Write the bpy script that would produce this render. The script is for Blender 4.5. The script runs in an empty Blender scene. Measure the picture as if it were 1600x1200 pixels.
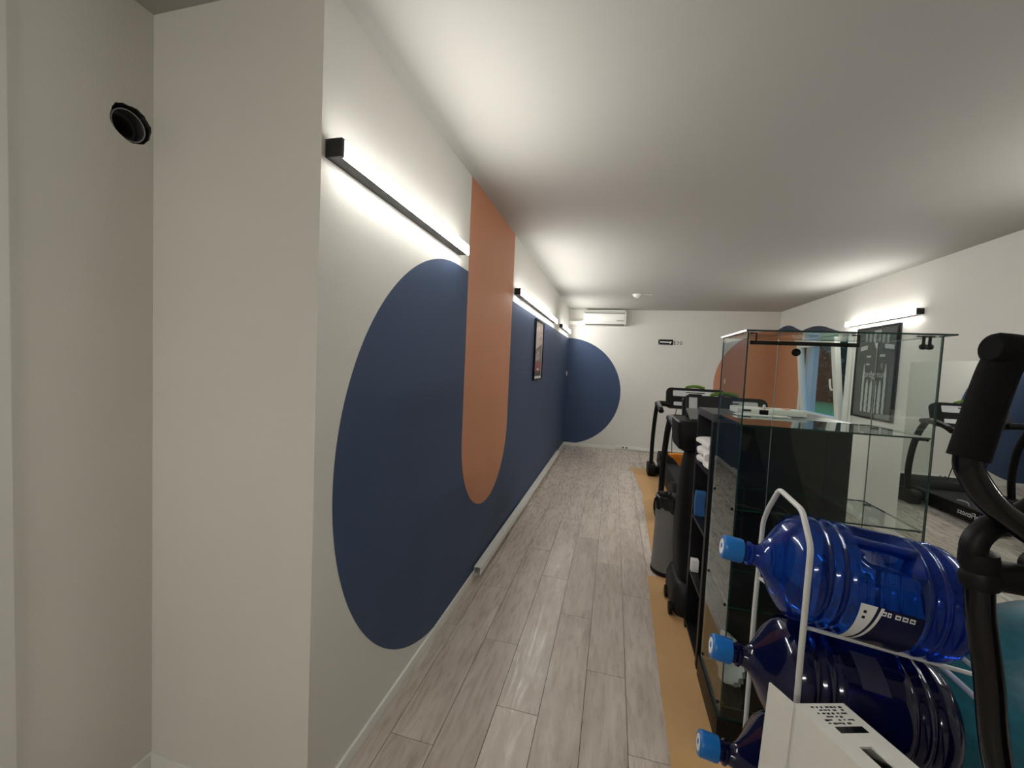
import bpy, bmesh, math, random
from mathutils import Vector, Matrix
random.seed(7)
S = bpy.context.scene
COL = S.collection

# ------------------------------------------------------------------ camera
FPX = 631.5
CAMH = 1.4493
camd = bpy.data.cameras.new('camera'); camd.sensor_width = 36; camd.lens = FPX * 36 / 1600
camd.clip_start = 0.02; camd.clip_end = 200
cam = bpy.data.objects.new('camera', camd); COL.objects.link(cam)
RX, UX, FX = (Vector((0.96832848, 0.24532765, 0.04641451)), Vector((-0.05698204, 0.03615014, 0.99772051)),
              Vector((-0.24309054, 0.96876597, -0.04898448)))
cam.matrix_world = Matrix(((RX.x, UX.x, -FX.x, 0), (RX.y, UX.y, -FX.y, 0), (RX.z, UX.z, -FX.z, CAMH), (0, 0, 0, 1)))
S.camera = cam

# ------------------------------------------------------------------ world, exposure
w = bpy.data.worlds.new('dusk_sky'); S.world = w; w.use_nodes = True
bg = w.node_tree.nodes['Background']; bg.inputs[0].default_value = (0.20, 0.48, 1.0, 1); bg.inputs[1].default_value = 1.15
S.view_settings.view_transform = 'Standard'; S.view_settings.look = 'None'
S.view_settings.exposure = 0.30; S.view_settings.gamma = 1.0; S.view_settings.use_curve_mapping = False
S.cycles.use_denoising = True
S.cycles.max_bounces = 14; S.cycles.transparent_max_bounces = 24; S.cycles.transmission_bounces = 10; S.cycles.glossy_bounces = 6
S.cycles.sample_clamp_indirect = 6.0
LAMP = 56.0          # radiance of the lamp diffusers
TUBE = 70.0

# ------------------------------------------------------------------ room measures (metres)
L, B, RW, NX, NY, H, REAR = -0.842, 7.47, 2.579, -1.476, 1.004, 2.5, -5.5

# ------------------------------------------------------------------ materials
MATS = {}
def mat(name, col=(.5, .5, .5), rough=.5, metal=0, emit=None, es=0, trans=0, ior=1.45, coat=0, noise=None, bump=None, spec=.5, sheen=0, alpha=1):
    """noise = (scale, amount, stretch) colour mottling; bump = (scale, strength)"""
    if name in MATS: return MATS[name]
    m = bpy.data.materials.new(name); m.use_nodes = True; nt = m.node_tree
    b = nt.nodes['Principled BSDF']
    b.inputs['Base Color'].default_value = (*col, 1); b.inputs['Roughness'].default_value = rough
    b.inputs['Metallic'].default_value = metal; b.inputs['IOR'].default_value = ior
    b.inputs['Transmission Weight'].default_value = trans; b.inputs['Coat Weight'].default_value = coat
    b.inputs['Specular IOR Level'].default_value = spec; b.inputs['Sheen Weight'].default_value = sheen
    b.inputs['Alpha'].default_value = alpha
    if emit: b.inputs['Emission Color'].default_value = (*emit, 1); b.inputs['Emission Strength'].default_value = es
    tc = None
    if noise or bump:
        tc = nt.nodes.new('ShaderNodeTexCoord')
    if noise:
        mp = nt.nodes.new('ShaderNodeMapping'); nt.links.new(tc.outputs['Object'], mp.inputs[0])
        if len(noise) > 2: mp.inputs['Scale'].default_value = noise[2]
        n = nt.nodes.new('ShaderNodeTexNoise'); n.inputs['Scale'].default_value = noise[0]; n.inputs['Detail'].default_value = 5
        nt.links.new(mp.outputs[0], n.inputs[0])
        r = nt.nodes.new('ShaderNodeMapRange'); r.inputs[1].default_value = .25; r.inputs[2].default_value = .75
        r.inputs[3].default_value = 1 - noise[1]; r.inputs[4].default_value = 1 + noise[1]
        nt.links.new(n.outputs[0], r.inputs[0])
        mx = nt.nodes.new('ShaderNodeVectorMath'); mx.operation = 'SCALE'; mx.inputs[0].default_value = col
        nt.links.new(r.outputs[0], mx.inputs['Scale']); nt.links.new(mx.outputs[0], b.inputs['Base Color'])
    if bump:
        n = nt.nodes.new('ShaderNodeTexNoise'); n.inputs['Scale'].default_value = bump[0]; n.inputs['Detail'].default_value = 3
        nt.links.new(tc.outputs['Object'], n.inputs[0])
        bp = nt.nodes.new('ShaderNodeBump'); bp.inputs['Strength'].default_value = bump[1]; bp.inputs['Distance'].default_value = .004
        nt.links.new(n.outputs[0], bp.inputs['Height']); nt.links.new(bp.outputs[0], b.inputs['Normal'])
    MATS[name] = m
    return m

def thin_glass(name, tint, ior=1.85, extra=0.0):
    m = bpy.data.materials.new(name); m.use_nodes = True; nt = m.node_tree; nt.nodes.clear()
    o = nt.nodes.new('ShaderNodeOutputMaterial'); t = nt.nodes.new('ShaderNodeBsdfTransparent'); g = nt.nodes.new('ShaderNodeBsdfGlossy')
    mx = nt.nodes.new('ShaderNodeMixShader'); f = nt.nodes.new('ShaderNodeFresnel')
    t.inputs[0].default_value = (*tint, 1); g.inputs['Color'].default_value = (.95, 1, .98, 1); g.inputs['Roughness'].default_value = 0.0
    f.inputs[0].default_value = ior
    geo = nt.nodes.new('ShaderNodeNewGeometry')
    ib = nt.nodes.new('ShaderNodeMath'); ib.operation = 'MULTIPLY'      # reflect on the outer side of each face only
    inv = nt.nodes.new('ShaderNodeMath'); inv.operation = 'SUBTRACT'; inv.inputs[0].default_value = 1
    nt.links.new(geo.outputs['Backfacing'], inv.inputs[1]); nt.links.new(f.outputs[0], ib.inputs[0]); nt.links.new(inv.outputs[0], ib.inputs[1])
    ad = nt.nodes.new('ShaderNodeMath'); ad.operation = 'ADD'; ad.inputs[1].default_value = extra; ad.use_clamp = True
    nt.links.new(ib.outputs[0], ad.inputs[0])
    nt.links.new(ad.outputs[0], mx.inputs[0]); nt.links.new(t.outputs[0], mx.inputs[1]); nt.links.new(g.outputs[0], mx.inputs[2])
    nt.links.new(mx.outputs[0], o.inputs[0]); MATS[name] = m
    return m

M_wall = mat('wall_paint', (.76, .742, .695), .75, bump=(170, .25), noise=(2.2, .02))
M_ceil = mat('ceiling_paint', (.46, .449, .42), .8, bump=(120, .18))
M_navy = mat('navy_paint', (.054, .084, .160), .6, spec=.3, bump=(170, .22), noise=(1.4, .06))
M_rust = mat('rust_paint', (.58, .25, .135), .55, bump=(170, .22), noise=(1.2, .04))
M_trim = mat('white_trim', (.86, .85, .81), .4)
M_pvc = mat('white_plastic', (.87, .86, .82), .35)
M_black = mat('black_plastic', (.0045, .0045, .005), .5, spec=.22)
M_blackg = mat('black_gloss', (.003, .003, .0035), .14, spec=.4)
M_rubber = mat('black_foam', (.0045, .0045, .005), .85, bump=(400, .3), spec=.15)
M_dark = mat('dark_grey_plastic', (.016, .016, .017), .5, spec=.25)
M_greyp = mat('grey_plastic', (.16, .16, .155), .5)
M_silver = mat('silver_panel', (.50, .51, .52), .35, metal=.2)
M_green = mat('green_accent', (.16, .33, .02), .4)
M_lcd = mat('display_black', (.006, .007, .009), .12)
M_white = mat('white_print', (.85, .85, .83), .5)
M_kraft = mat('kraft_paper', (.60, .365, .165), .75, noise=(3, .10), bump=(6, .5))
M_shelf = mat('black_brown_laminate', (.005, .0058, .008), .4, spec=.25, noise=(20, .15, (1, 8, 1)))
M_towel = mat('white_towel', (.80, .79, .77), .95, bump=(260, .8), sheen=.3)
M_box = mat('white_cardboard', (.70, .685, .64), .75, noise=(30, .03), bump=(90, .15))
M_wire = mat('white_coated_wire', (.62, .62, .60), .3)
M_cap = mat('blue_cap', (.008, .145, .47), .35)
M_teal = mat('teal_vinyl', (.012, .105, .150), .42, noise=(9, .35, (1, 1, 3)), bump=(40, .35))
M_bin = mat('bin_grey', (.19, .19, .185), .45)
M_bag = mat('black_bag', (.010, .010, .011), .3, bump=(30, 1.0))
M_orange = mat('orange_cloth', (.62, .20, .012), .7, bump=(40, .6))
M_mirror = mat('mirror_silver', (.80, .83, .81), .0, metal=1)
M_edge = mat('glass_edge_green', (.010, .045, .036), .15, spec=.8)
M_edgel = mat('glass_edge_pale', (.30, .36, .33), .2)
M_glass = thin_glass('clear_glass', (.955, .975, .965))
M_front = thin_glass('front_glass', (.955, .975, .965), 1.38)
M_pane = thin_glass('window_glass', (.93, .96, .97))
M_grass = mat('lawn_grass', (.09, .36, .09), .9, noise=(6, .35))
M_leaf = mat('dark_leaf', (.010, .020, .012), .8, spec=.1)
M_cavity = mat('masonry_dust', (.055, .05, .042), .95, noise=(40, .6))
M_pipe = mat('pipe_grey', (.07, .07, .072), .5)
M_piperim = mat('pipe_rim', (.32, .32, .32), .5)
M_lampblk = mat('lamp_housing', (.010, .010, .011), .45)
M_diff = mat('lamp_diffuser', (.9, .9, .88), .5, emit=(1.0, .985, .93), es=LAMP)
M_red = mat('poster_red', (.26, .035, .05), .4)
M_pink = mat('poster_pale', (.62, .50, .47), .4, noise=(14, .12))
M_pgrey = mat('poster_grey', (.14, .115, .115), .4)
M_pdark = mat('poster_dark', (.05, .02, .03), .4)
M_jersey = mat('jersey_black', (.012, .014, .018), .8)
M_jback = mat('frame_backing', (.030, .036, .045), .5)
M_jwhite = mat('jersey_white', (.62, .63, .62), .8, noise=(30, .15))
M_navysheet = mat('navy_foam', (.018, .026, .060), .6)
M_bluecloth = mat('blue_cloth', (.03, .12, .32), .8)
M_lbl = mat('label_navy', (.008, .010, .045), .35)

def floor_material():
    m = bpy.data.materials.new('vinyl_plank'); m.use_nodes = True; nt = m.node_tree; N = nt.nodes; K = nt.links
    b = N['Principled BSDF']
    tc = N.new('ShaderNodeTexCoord'); oi = N.new('ShaderNodeObjectInfo')
    sh = N.new('ShaderNodeVectorMath'); sh.operation = 'SCALE'; sh.inputs[0].default_value = (37, 91, 13)
    K.new(oi.outputs['Random'], sh.inputs['Scale'])
    ad = N.new('ShaderNodeVectorMath'); K.new(tc.outputs['Object'], ad.inputs[0]); K.new(sh.outputs[0], ad.inputs[1])
    mp = N.new('ShaderNodeMapping'); mp.inputs['Scale'].default_value = (9, 1.3, 1); K.new(ad.outputs[0], mp.inputs[0])
    n1 = N.new('ShaderNodeTexNoise'); n1.inputs['Scale'].default_value = 1.6; n1.inputs['Detail'].default_value = 7; n1.inputs['Roughness'].default_value = .62
    K.new(mp.outputs[0], n1.inputs[0])
    mp2 = N.new('ShaderNodeMapping'); mp2.inputs['Scale'].default_value = (38, 5.5, 1); K.new(ad.outputs[0], mp2.inputs[0])
    n2 = N.new('ShaderNodeTexNoise'); n2.inputs['Scale'].default_value = 1.5; n2.inputs['Detail'].default_value = 4; K.new(mp2.outputs[0], n2.inputs[0])
    mixn = N.new('ShaderNodeMix'); mixn.data_type = 'FLOAT'; mixn.inputs[0].default_value = .24
    K.new(n1.outputs[0], mixn.inputs[2]); K.new(n2.outputs[0], mixn.inputs[3])
    cr = N.new('ShaderNodeValToRGB'); e = cr.color_ramp.elements
    e[0].position = .33; e[0].color = (.45, .375, .320, 1); e[1].position = .66; e[1].color = (.70, .63, .56, 1)
    x = cr.color_ramp.elements.new(.48); x.color = (.57, .495, .432, 1)
    K.new(mixn.outputs[0], cr.inputs[0])
    rr = N.new('ShaderNodeMapRange'); rr.inputs[3].default_value = .93; rr.inputs[4].default_value = 1.07; K.new(oi.outputs['Random'], rr.inputs[0])
    sc = N.new('ShaderNodeVectorMath'); sc.operation = 'SCALE'; K.new(cr.outputs[0], sc.inputs[0]); K.new(rr.outputs[0], sc.inputs['Scale'])
    K.new(sc.outputs[0], b.inputs['Base Color'])
    r2 = N.new('ShaderNodeMapRange'); r2.inputs[1].default_value = .35; r2.inputs[2].default_value = .65; r2.inputs[3].default_value = .20; r2.inputs[4].default_value = .42
    K.new(n2.outputs[0], r2.inputs[0]); K.new(r2.outputs[0], b.inputs['Roughness'])
    bp = N.new('ShaderNodeBump'); bp.inputs['Strength'].default_value = .12; bp.inputs['Distance'].default_value = .001
    K.new(mixn.outputs[0], bp.inputs['Height']); K.new(bp.outputs[0], b.inputs['Normal'])
    return m
M_plank = floor_material()
M_joint = mat('joint_dark', (.02, .017, .015), .9)

def bottle_material(name, tint, body, dark):
    m = bpy.data.materials.new(name); m.use_nodes = True; nt = m.node_tree; nt.nodes.clear()
    o = nt.nodes.new('ShaderNodeOutputMaterial')
    g = nt.nodes.new('ShaderNodeBsdfGlass'); g.inputs['Color'].default_value = (*tint, 1); g.inputs['IOR'].default_value = 1.33; g.inputs['Roughness'].default_value = .02
    p = nt.nodes.new('ShaderNodeBsdfPrincipled'); p.inputs['Base Color'].default_value = (*body, 1); p.inputs['Roughness'].default_value = .12
    p.inputs['Coat Weight'].default_value = .6; p.inputs['Coat Roughness'].default_value = .03
    mx = nt.nodes.new('ShaderNodeMixShader'); mx.inputs[0].default_value = dark
    nt.links.new(g.outputs[0], mx.inputs[1]); nt.links.new(p.outputs[0], mx.inputs[2]); nt.links.new(mx.outputs[0], o.inputs[0])
    return m
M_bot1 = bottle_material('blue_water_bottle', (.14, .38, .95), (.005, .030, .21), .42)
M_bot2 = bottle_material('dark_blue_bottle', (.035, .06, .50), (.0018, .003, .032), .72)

# ------------------------------------------------------------------ mesh builder (world coordinates, or local under a rotated root)
class MB:
    def __init__(s): s.v = []; s.f = []; s.mi = []
    def add(s, vs, fs, mi=0):
        k = len(s.v); s.v += [tuple(v) for v in vs]; s.f += [tuple(i + k for i in f) for f in fs]; s.mi += [mi] * len(fs); return s
    def box(s, a, b, mi=0):
        x0, y0, z0 = (min(p, q) for p, q in zip(a, b)); x1, y1, z1 = (max(p, q) for p, q in zip(a, b))
        return s.add([(x0, y0, z0), (x1, y0, z0), (x1, y1, z0), (x0, y1, z0), (x0, y0, z1), (x1, y0, z1), (x1, y1, z1), (x0, y1, z1)],
                     [(0, 3, 2, 1), (4, 5, 6, 7), (0, 1, 5, 4), (1, 2, 6, 5), (2, 3, 7, 6), (3, 0, 4, 7)], mi)
    def par(s, o, a, b, c, mi=0):       # parallelepiped
        o, a, b, c = map(Vector, (o, a, b, c))
        if a.cross(b).dot(c) < 0: a, b = b, a
        return s.add([o, o + a, o + a + b, o + b, o + c, o + a + c, o + a + b + c, o + b + c],
                     [(0, 3, 2, 1), (4, 5, 6, 7), (0, 1, 5, 4), (1, 2, 6, 5), (2, 3, 7, 6), (3, 0, 4, 7)], mi)
    def pane(s, a, b, mi_face=0, mi_edge=1):     # a box whose two largest faces are glass, the rest edge
        d = [abs(q - p) for p, q in zip(a, b)]; ax = d.index(min(d)); k = len(s.mi); s.box(a, b)
        kinds = [2, 2, 1, 0, 1, 0]
        for i in range(6): s.mi[k + i] = mi_face if kinds[i] == ax else mi_edge
        return s
    def tube(s, pts, r, n=12, cap=True, mi=0, flat=(1, 1), upv=None):
        pts = [Vector(p) for p in pts]; m = len(pts); rs = r if isinstance(r, (list, tuple)) else [r] * m
        rings = []; prev = None
        for i, p in enumerate(pts):
            t = (pts[min(i + 1, m - 1)] - pts[max(i - 1, 0)]).normalized()
            if prev is None:
                u = Vector(upv) if upv else (Vector((0, 0, 1)) if abs(t.z) < .9 else Vector((1, 0, 0)))
            else: u = prev
            a = (u - t * u.dot(t)).normalized(); prev = a; b = t.cross(a)
            rings.append([p + (a * math.cos(q) * flat[0] + b * math.sin(q) * flat[1]) * rs[i] for q in (2 * math.pi * j / n for j in range(n))])
        vs = [v for rg in rings for v in rg]; fs = []
        for i in range(m - 1):
            for j in range(n):
                fs.append((i * n + j, i * n + (j + 1) % n, (i + 1) * n + (j + 1) % n, (i + 1) * n + j))
        if cap: fs += [tuple(reversed(range(n))), tuple((m - 1) * n + j for j in range(n))]
        return s.add(vs, fs, mi)
    def lathe(s, prof, o=(0, 0, 0), axis=(0, 0, 1), n=32, mi=0, fn=None, cap=True):
        o = Vector(o); t = Vector(axis).normalized(); u = Vector((0, 0, 1)) if abs(t.z) < .9 else Vector((1, 0, 0))
        a = (u - t * u.dot(t)).normalized(); b = t.cross(a); vs = []; fs = []
        for i, (r, h) in enumerate(prof):
            for j in range(n):
                q = 2 * math.pi * j / n; rr = fn(r, h, q) if fn else r
                vs.append(o + t * h + (a * math.cos(q) + b * math.sin(q)) * rr)
        for i in range(len(prof) - 1):
            for j in range(n): fs.append((i * n + j, i * n + (j + 1) % n, (i + 1) * n + (j + 1) % n, (i + 1) * n + j))
        if cap: fs += [tuple(reversed(range(n))), tuple((len(prof) - 1) * n + j for j in range(n))]
        return s.add(vs, fs, mi)
    def prism(s, poly, o, eu, ev, ew, mi=0):    # 2D polygon (u,v) extruded along ew
        o, eu, ev, ew = map(Vector, (o, eu, ev, ew)); n = len(poly)
        area = sum(poly[i][0] * poly[(i + 1) % n][1] - poly[(i + 1) % n][0] * poly[i][1] for i in range(n))
        if (area > 0) != (eu.cross(ev).dot(ew) > 0): poly = list(reversed(poly))
        vs = [o + eu * u + ev * v for u, v in poly]; vs += [v + ew for v in vs]
        fs = [tuple(reversed(range(n))), tuple(range(n, 2 * n))] + [(i, (i + 1) % n, (i + 1) % n + n, i + n) for i in range(n)]
        return s.add(vs, fs, mi)
    def grid(s, fn, nu, nv, mi=0, thick=None):
        vs = [Vector(fn(i / nu, j / nv)) for i in range(nu + 1) for j in range(nv + 1)]; w_ = nv + 1
        fs = [(i * w_ + j, (i + 1) * w_ + j, (i + 1) * w_ + j + 1, i * w_ + j + 1) for i in range(nu) for j in range(nv)]
        if thick:
            t = Vector(thick); k = len(vs); vs2 = vs + [v + t for v in vs]
            fs2 = [tuple(reversed(f)) for f in fs] + [tuple(i + k for i in f) for f in fs]
            rim = [i * w_ for i in range(nu + 1)] + [nu * w_ + j for j in range(1, nv + 1)] + [i * w_ + nv for i in range(nu - 1, -1, -1)] + [j for j in range(nv - 1, 0, -1)]
            for a, b in zip(rim, rim[1:] + rim[:1]): fs2.append((a, b, b + k, a + k))
            return s.add(vs2, fs2, mi)
        return s.add(vs, fs, mi)
    def build(s, name, mats, parent=None, smooth=False, bevel=0, bseg=2, sub=0, origin=None):
        off = Vector((0, 0, 0)); local = False
        if parent is not None:
            if parent.get('_local'): local = True
            else: off = Vector(parent.get('_org', (0, 0, 0)))
        elif origin is not None: off = Vector(origin)
        me = bpy.data.meshes.new(name)
        me.from_pydata([tuple(Vector(v) - off) for v in s.v], [], s.f)
        for m in (mats if isinstance(mats, (list, tuple)) else [mats]): me.materials.append(m)
        for p, i in zip(me.polygons, s.mi): p.material_index = i
        bm = bmesh.new(); bm.from_mesh(me); bmesh.ops.recalc_face_normals(bm, faces=bm.faces)
        if bevel: bmesh.ops.bevel(bm, geom=[e for e in bm.edges if e.is_manifold and e.calc_face_angle(0) > .5], offset=bevel, segments=bseg, profile=.7, affect='EDGES', clamp_overlap=True)
        bm.to_mesh(me); bm.free()
        if smooth or bevel:
            for p in me.polygons: p.use_smooth = True
            try: me.set_sharp_from_angle(angle=math.radians(40))
            except Exception: pass
        o = bpy.data.objects.new(name, me); COL.objects.link(o)
        if sub: md = o.modifiers.new('sub', 'SUBSURF'); md.levels = sub; md.render_levels = sub
        if parent is not None: o.parent = parent
        if local: o['_local'] = 1
        o['_org'] = tuple(off)
        if parent is None and origin is not None: o.location = off
        return o

def thing(name, label, cat, org=(0, 0, 0), rotz=None, group=None):
    o = bpy.data.objects.new(name, None); COL.objects.link(o); o.location = org; o['_org'] = tuple(org)
    if rotz is not None: o.rotation_euler = (0, 0, rotz); o['_local'] = 1
    return tag(o, label, cat, group)
def tag(o, label, cat, group=None):
    o['label'] = label; o['category'] = cat
    if group: o['group'] = group
    return o
def struct(o, label=None):
    o['kind'] = 'structure'
    if label: o['label'] = label
    return o
def lettering(txt, size, name, m, parent, mtx, extrude=.0006, align='CENTER'):
    c = bpy.data.curves.new('glyphs', 'FONT'); c.body = txt; c.size = size; c.extrude = extrude; c.align_x = align; c.align_y = 'CENTER'
    t = bpy.data.objects.new('glyphs', c); COL.objects.link(t)
    me = bpy.data.meshes.new_from_object(t.evaluated_get(bpy.context.evaluated_depsgraph_get()))
    bpy.data.objects.remove(t)
    off = Matrix.Identity(4) if parent.get('_local') else Matrix.Translation(-Vector(parent.get('_org', (0, 0, 0))))
    me.transform(off @ mtx); me.materials.clear(); me.materials.append(m)
    o = bpy.data.objects.new(name, me); COL.objects.link(o); o.parent = parent
    if parent.get('_local'): o['_local'] = 1
    o['_org'] = parent.get('_org', (0, 0, 0)); return o
def frame_mtx(o, x, y):
    x = Vector(x).normalized(); y = Vector(y).normalized(); z = x.cross(y)
    return Matrix(((x.x, y.x, z.x, o[0]), (x.y, y.y, z.y, o[1]), (x.z, y.z, z.z, o[2]), (0, 0, 0, 1)))
def bez(pts, n=6):      # Catmull-Rom smoothing of a polyline
    P = [Vector(p) for p in pts]; P = [P[0] * 2 - P[1]] + P + [P[-1] * 2 - P[-2]]; out = []
    for i in range(1, len(P) - 2):
        for k in range(n):
            t = k / n; a, b, c, d = P[i - 1:i + 3]
            out.append(.5 * ((2 * b) + (c - a) * t + (2 * a - 5 * b + 4 * c - d) * t * t + (3 * b - a - 3 * c + d) * t ** 3))
    return out + [P[-2]]
def arc(cx, cy, r, a0, a1, n=64):
    return [(cx + r * math.cos(math.radians(a0 + (a1 - a0) * i / n)), cy + r * math.sin(math.radians(a0 + (a1 - a0) * i / n))) for i in range(n + 1)]
def rrect(x0, y0, x1, y1, r, n=5):
    return arc(x1 - r, y1 - r, r, 0, 90, n) + arc(x0 + r, y1 - r, r, 90, 180, n) + arc(x0 + r, y0 + r, r, 180, 270, n) + arc(x1 - r, y0 + r, r, 270, 360, n)

# ================================================================== SETTING
# floor: base slab + planks
floor = struct(MB().box((NX - .1, REAR - .1, -.12), (RW + .4, B + .1, -.004)).build('floor', M_joint), 'grey-brown wood-look vinyl plank floor')
PW, PL, G = .1785, 1.115, .0012
strips = {-1: 1.985, 0: 1.599, 1: 2.327, 2: 1.92, 3: 1.535}
k0 = -7
for k in range(k0, 19):
    xa = -.403 + k * PW; xb = xa + PW
    xa, xb = max(xa, NX), min(xb, RW)
    if xb - xa < .01: continue
    y0 = strips.get(k, (k * .437) % PL)
    y = y0 - PL * math.ceil((y0 + .55) / PL)
    while y < B:
        ya, yb = max(y, -.55), min(y + PL, B)
        inside = not (xb <= L and ya >= NY)
        if inside and yb - ya > .02:
            xs = max(xa, L) if ya >= NY else xa
            if xb - xs > .01:
                MB().box((xs + G, ya + G, -.004), (xb - G, yb - G, 0)).build('plank', M_plank, floor)
        y += PL
struct(MB().box((NX - .1, REAR - .1, -.004), (RW, -.552, 0)).build('floor', M_plank), 'plank floor behind the viewer')

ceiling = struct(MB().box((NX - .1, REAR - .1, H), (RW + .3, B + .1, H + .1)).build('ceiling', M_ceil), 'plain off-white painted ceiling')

wl = struct(MB().box((L - .1, NY, 0), (L, B + .1, H)).build('wall_left', M_wall), 'long white wall with navy circle and rust stripe mural')
EPS = .0012
band = arc(2.05, 1.005, .962, 90, 270, 96)
band = band + [(B, .052), (B, 1.97)]
band = [(u, max(v, .052)) for u, v in band]
o = MB().prism(band, (L, 0, 0), (0, 1, 0), (0, 0, 1), (EPS, 0, 0)).build('painted_band', M_navy, wl); o['label'] = 'navy painted band with round near end'
stripe = [(2.205, H), (2.205, .985)] + arc(2.718, .985, .513, 180, 360, 48) + [(3.231, H)]
o = MB().prism(stripe, (L + EPS, 0, 0), (0, 1, 0), (0, 0, 1), (EPS, 0, 0)).build('painted_stripe', M_rust, wl); o['label'] = 'rust orange painted stripe with round lower end'
struct(MB().box((NX - .1, NY, 0), (L - .1, NY + .1, H)).build('wall_recess_end', M_wall), 'narrow white wall face returning into the recess')
# recess wall with ragged hole
hole = [(.901, 2.169), (.92, 2.179), (.945, 2.182), (.959, 2.183), (.979, 2.173), (.989, 2.159), (.997, 2.15), (.998, 2.135), (.992, 2.107), (.977, 2.086), (.949, 2.074), (.929, 2.075), (.909, 2.086), (.893, 2.102), (.888, 2.114), (.889, 2.133), (.893, 2.152)]
hh = []
for i, q in enumerate(hole):
    r = hole[(i + 1) % len(hole)]; hh += [q, ((q[0] + r[0]) / 2 + random.uniform(-.0015, .0015), (q[1] + r[1]) / 2 + random.uniform(-.0015, .0015))]
hh = [(min(u, .9985), v) for u, v in hh]
cy_, cz_ = .945, 2.128
rect = []
for u, v in hh:
    du, dv = u - cy_, v - cz_
    y0r, y1r, z0r, z1r = .80, 1.004, 2.03, 2.25
    t = min([(y1r - cy_) / du if du > 1e-6 else 9e9, (y0r - cy_) / du if du < -1e-6 else 9e9, (z1r - cz_) / dv if dv > 1e-6 else 9e9, (z0r - cz_) / dv if dv < -1e-6 else 9e9])
    rect.append((cy_ + du * t, cz_ + dv * t))
mb = MB(); n = len(hh)
mb.add([(NX, u, v) for u, v in hh] + [(NX, u, v) for u, v in rect] + [(NX - .045, u, v) for u, v in hh], [(i, (i + 1) % n, n + (i + 1) % n, n + i) for i in range(n)] + [(i, (i + 1) % n, 2 * n + (i + 1) % n, 2 * n + i) for i in range(n)])
for i_ in range(n): mb.mi[n + i_] = 1
cs = [(1.004, 2.03), (1.004, 2.25), (.80, 2.25), (.80, 2.03)]
def q4(y0, z0, y1, z1): mb.add([(NX, y0, z0), (NX, y1, z0), (NX, y1, z1), (NX, y0, z1)], [(0, 1, 2, 3)])
q4(REAR, 0, .80, H); q4(.80, 0, 1.004, 2.03); q4(.80, 2.25, 1.004, H)
for (u, v) in cs:     # corner triangles left between the ray fan and the rectangle
    d = sorted(range(n), key=lambda i: (rect[i][0] - u) ** 2 + (rect[i][1] - v) ** 2)
    for a in range(n):
        b = (a + 1) % n
        if abs(rect[a][0] - rect[b][0]) > 1e-6 and abs(rect[a][1] - rect[b][1]) > 1e-6 and min(a, b) >= 0 and (a in d[:4] or b in d[:4]):
            mb.add([(NX, *rect[a]), (NX, *rect[b]), (NX, u, v)], [(0, 1, 2)]); break
wr = struct(mb.build('wall_recess', [M_wall, M_cavity]), 'white recess wall with a ragged pipe hole')
for p_ in wr.data.polygons: pass
cav = MB(); cav.box((NX - .30, .85, 2.03), (NX - .046, 1.004, 2.23)).f.pop(3); cav.mi.pop()
cav.build('cavity', M_cavity, wr)
pp = thing('pipe_sleeve', 'dark grey pipe end inside the ragged wall hole', 'pipe', (NX - .03, .948, 2.128))
def ring(x0, x1, ro, ri, c, n=40):
    m_ = MB(); vs = []; fs = []
    for (x, r) in ((x0, ro), (x1, ro), (x1, ri), (x0, ri)):
        vs += [(x, c[0] + r * math.cos(2 * math.pi * j / n), c[1] + r * math.sin(2 * math.pi * j / n)) for j in range(n)]
    for a in range(4):
        b = (a + 1) % 4
        fs += [(a * n + j, a * n + (j + 1) % n, b * n + (j + 1) % n, b * n + j) for j in range(n)]
    return m_.add(vs, fs)
ring(NX - .16, NX - .007, .0455, .0430, (.9385, 2.123)).build('outer_sleeve', M_pipe, pp, smooth=True)
ring(NX - .0068, NX - .005, .0460, .0428, (.9385, 2.123)).build('rim', M_piperim, pp, smooth=True)
ring(NX - .18, NX - .040, .0425, .034, (.9385, 2.123)).build('inner_pipe', M_pipe, pp, smooth=True)

struct(MB().box((NX, .53, 0), (NX + .012, .675, H)).build('trim_1', M_trim, bevel=.002), 'pale door casing at the left picture edge')
struct(MB().box((NX - .1, REAR - .1, 0), (RW + .3, REAR, H)).build('wall_rear', M_wall), 'white wall behind the viewer')
wf = struct(MB().box((L, B, 0), (RW + .3, B + .1, H)).build('wall_far', M_wall), 'white end wall with air conditioner')
half = arc(L, 1.005, .972, -90, 90, 96); half = [(u, max(v, .057)) for u, v in half]
MB().prism(half, (0, B, 0), (1, 0, 0), (0, 0, 1), (0, -EPS, 0)).build('painted_half_circle', M_navy, wf)
rh = arc(RW, 1.27, .94, 90, 270, 96)
MB().prism(rh, (0, B, 0), (1, 0, 0), (0, 0, 1), (0, -EPS, 0)).build('painted_rust_half', M_rust, wf)
# right wall with window opening
WY0, WY1, WZ0, WZ1, WT = 5.30, 6.56, .86, 1.985, .19
mb = MB()
mb.box((RW, REAR, 0), (RW + WT, WY0, H)); mb.box((RW, WY1, 0), (RW + WT, B, H)); mb.box((RW, WY0, 0), (RW + WT, WY1, WZ0)); mb.box((RW, WY0, WZ1), (RW + WT, WY1, H))
wrt = struct(mb.build('wall_right', M_wall), 'white window wall with lamp, framed jersey and mirror')
rq = [(B, 1.27 + .94)] + [(B - .90 * math.cos(math.radians(a)), 1.27 + .94 * math.sin(math.radians(a))) for a in [90 - i * 3 for i in range(0, 61)]]
MB().prism([(B - .90 * math.sin(math.radians(a)), 1.27 + .94 * math.cos(math.radians(a))) for a in range(0, 181, 3)], (RW, 0, 0), (0, 1, 0), (0, 0, 1), (-EPS, 0, 0)).build('painted_rust_half', M_rust, wrt)

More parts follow.
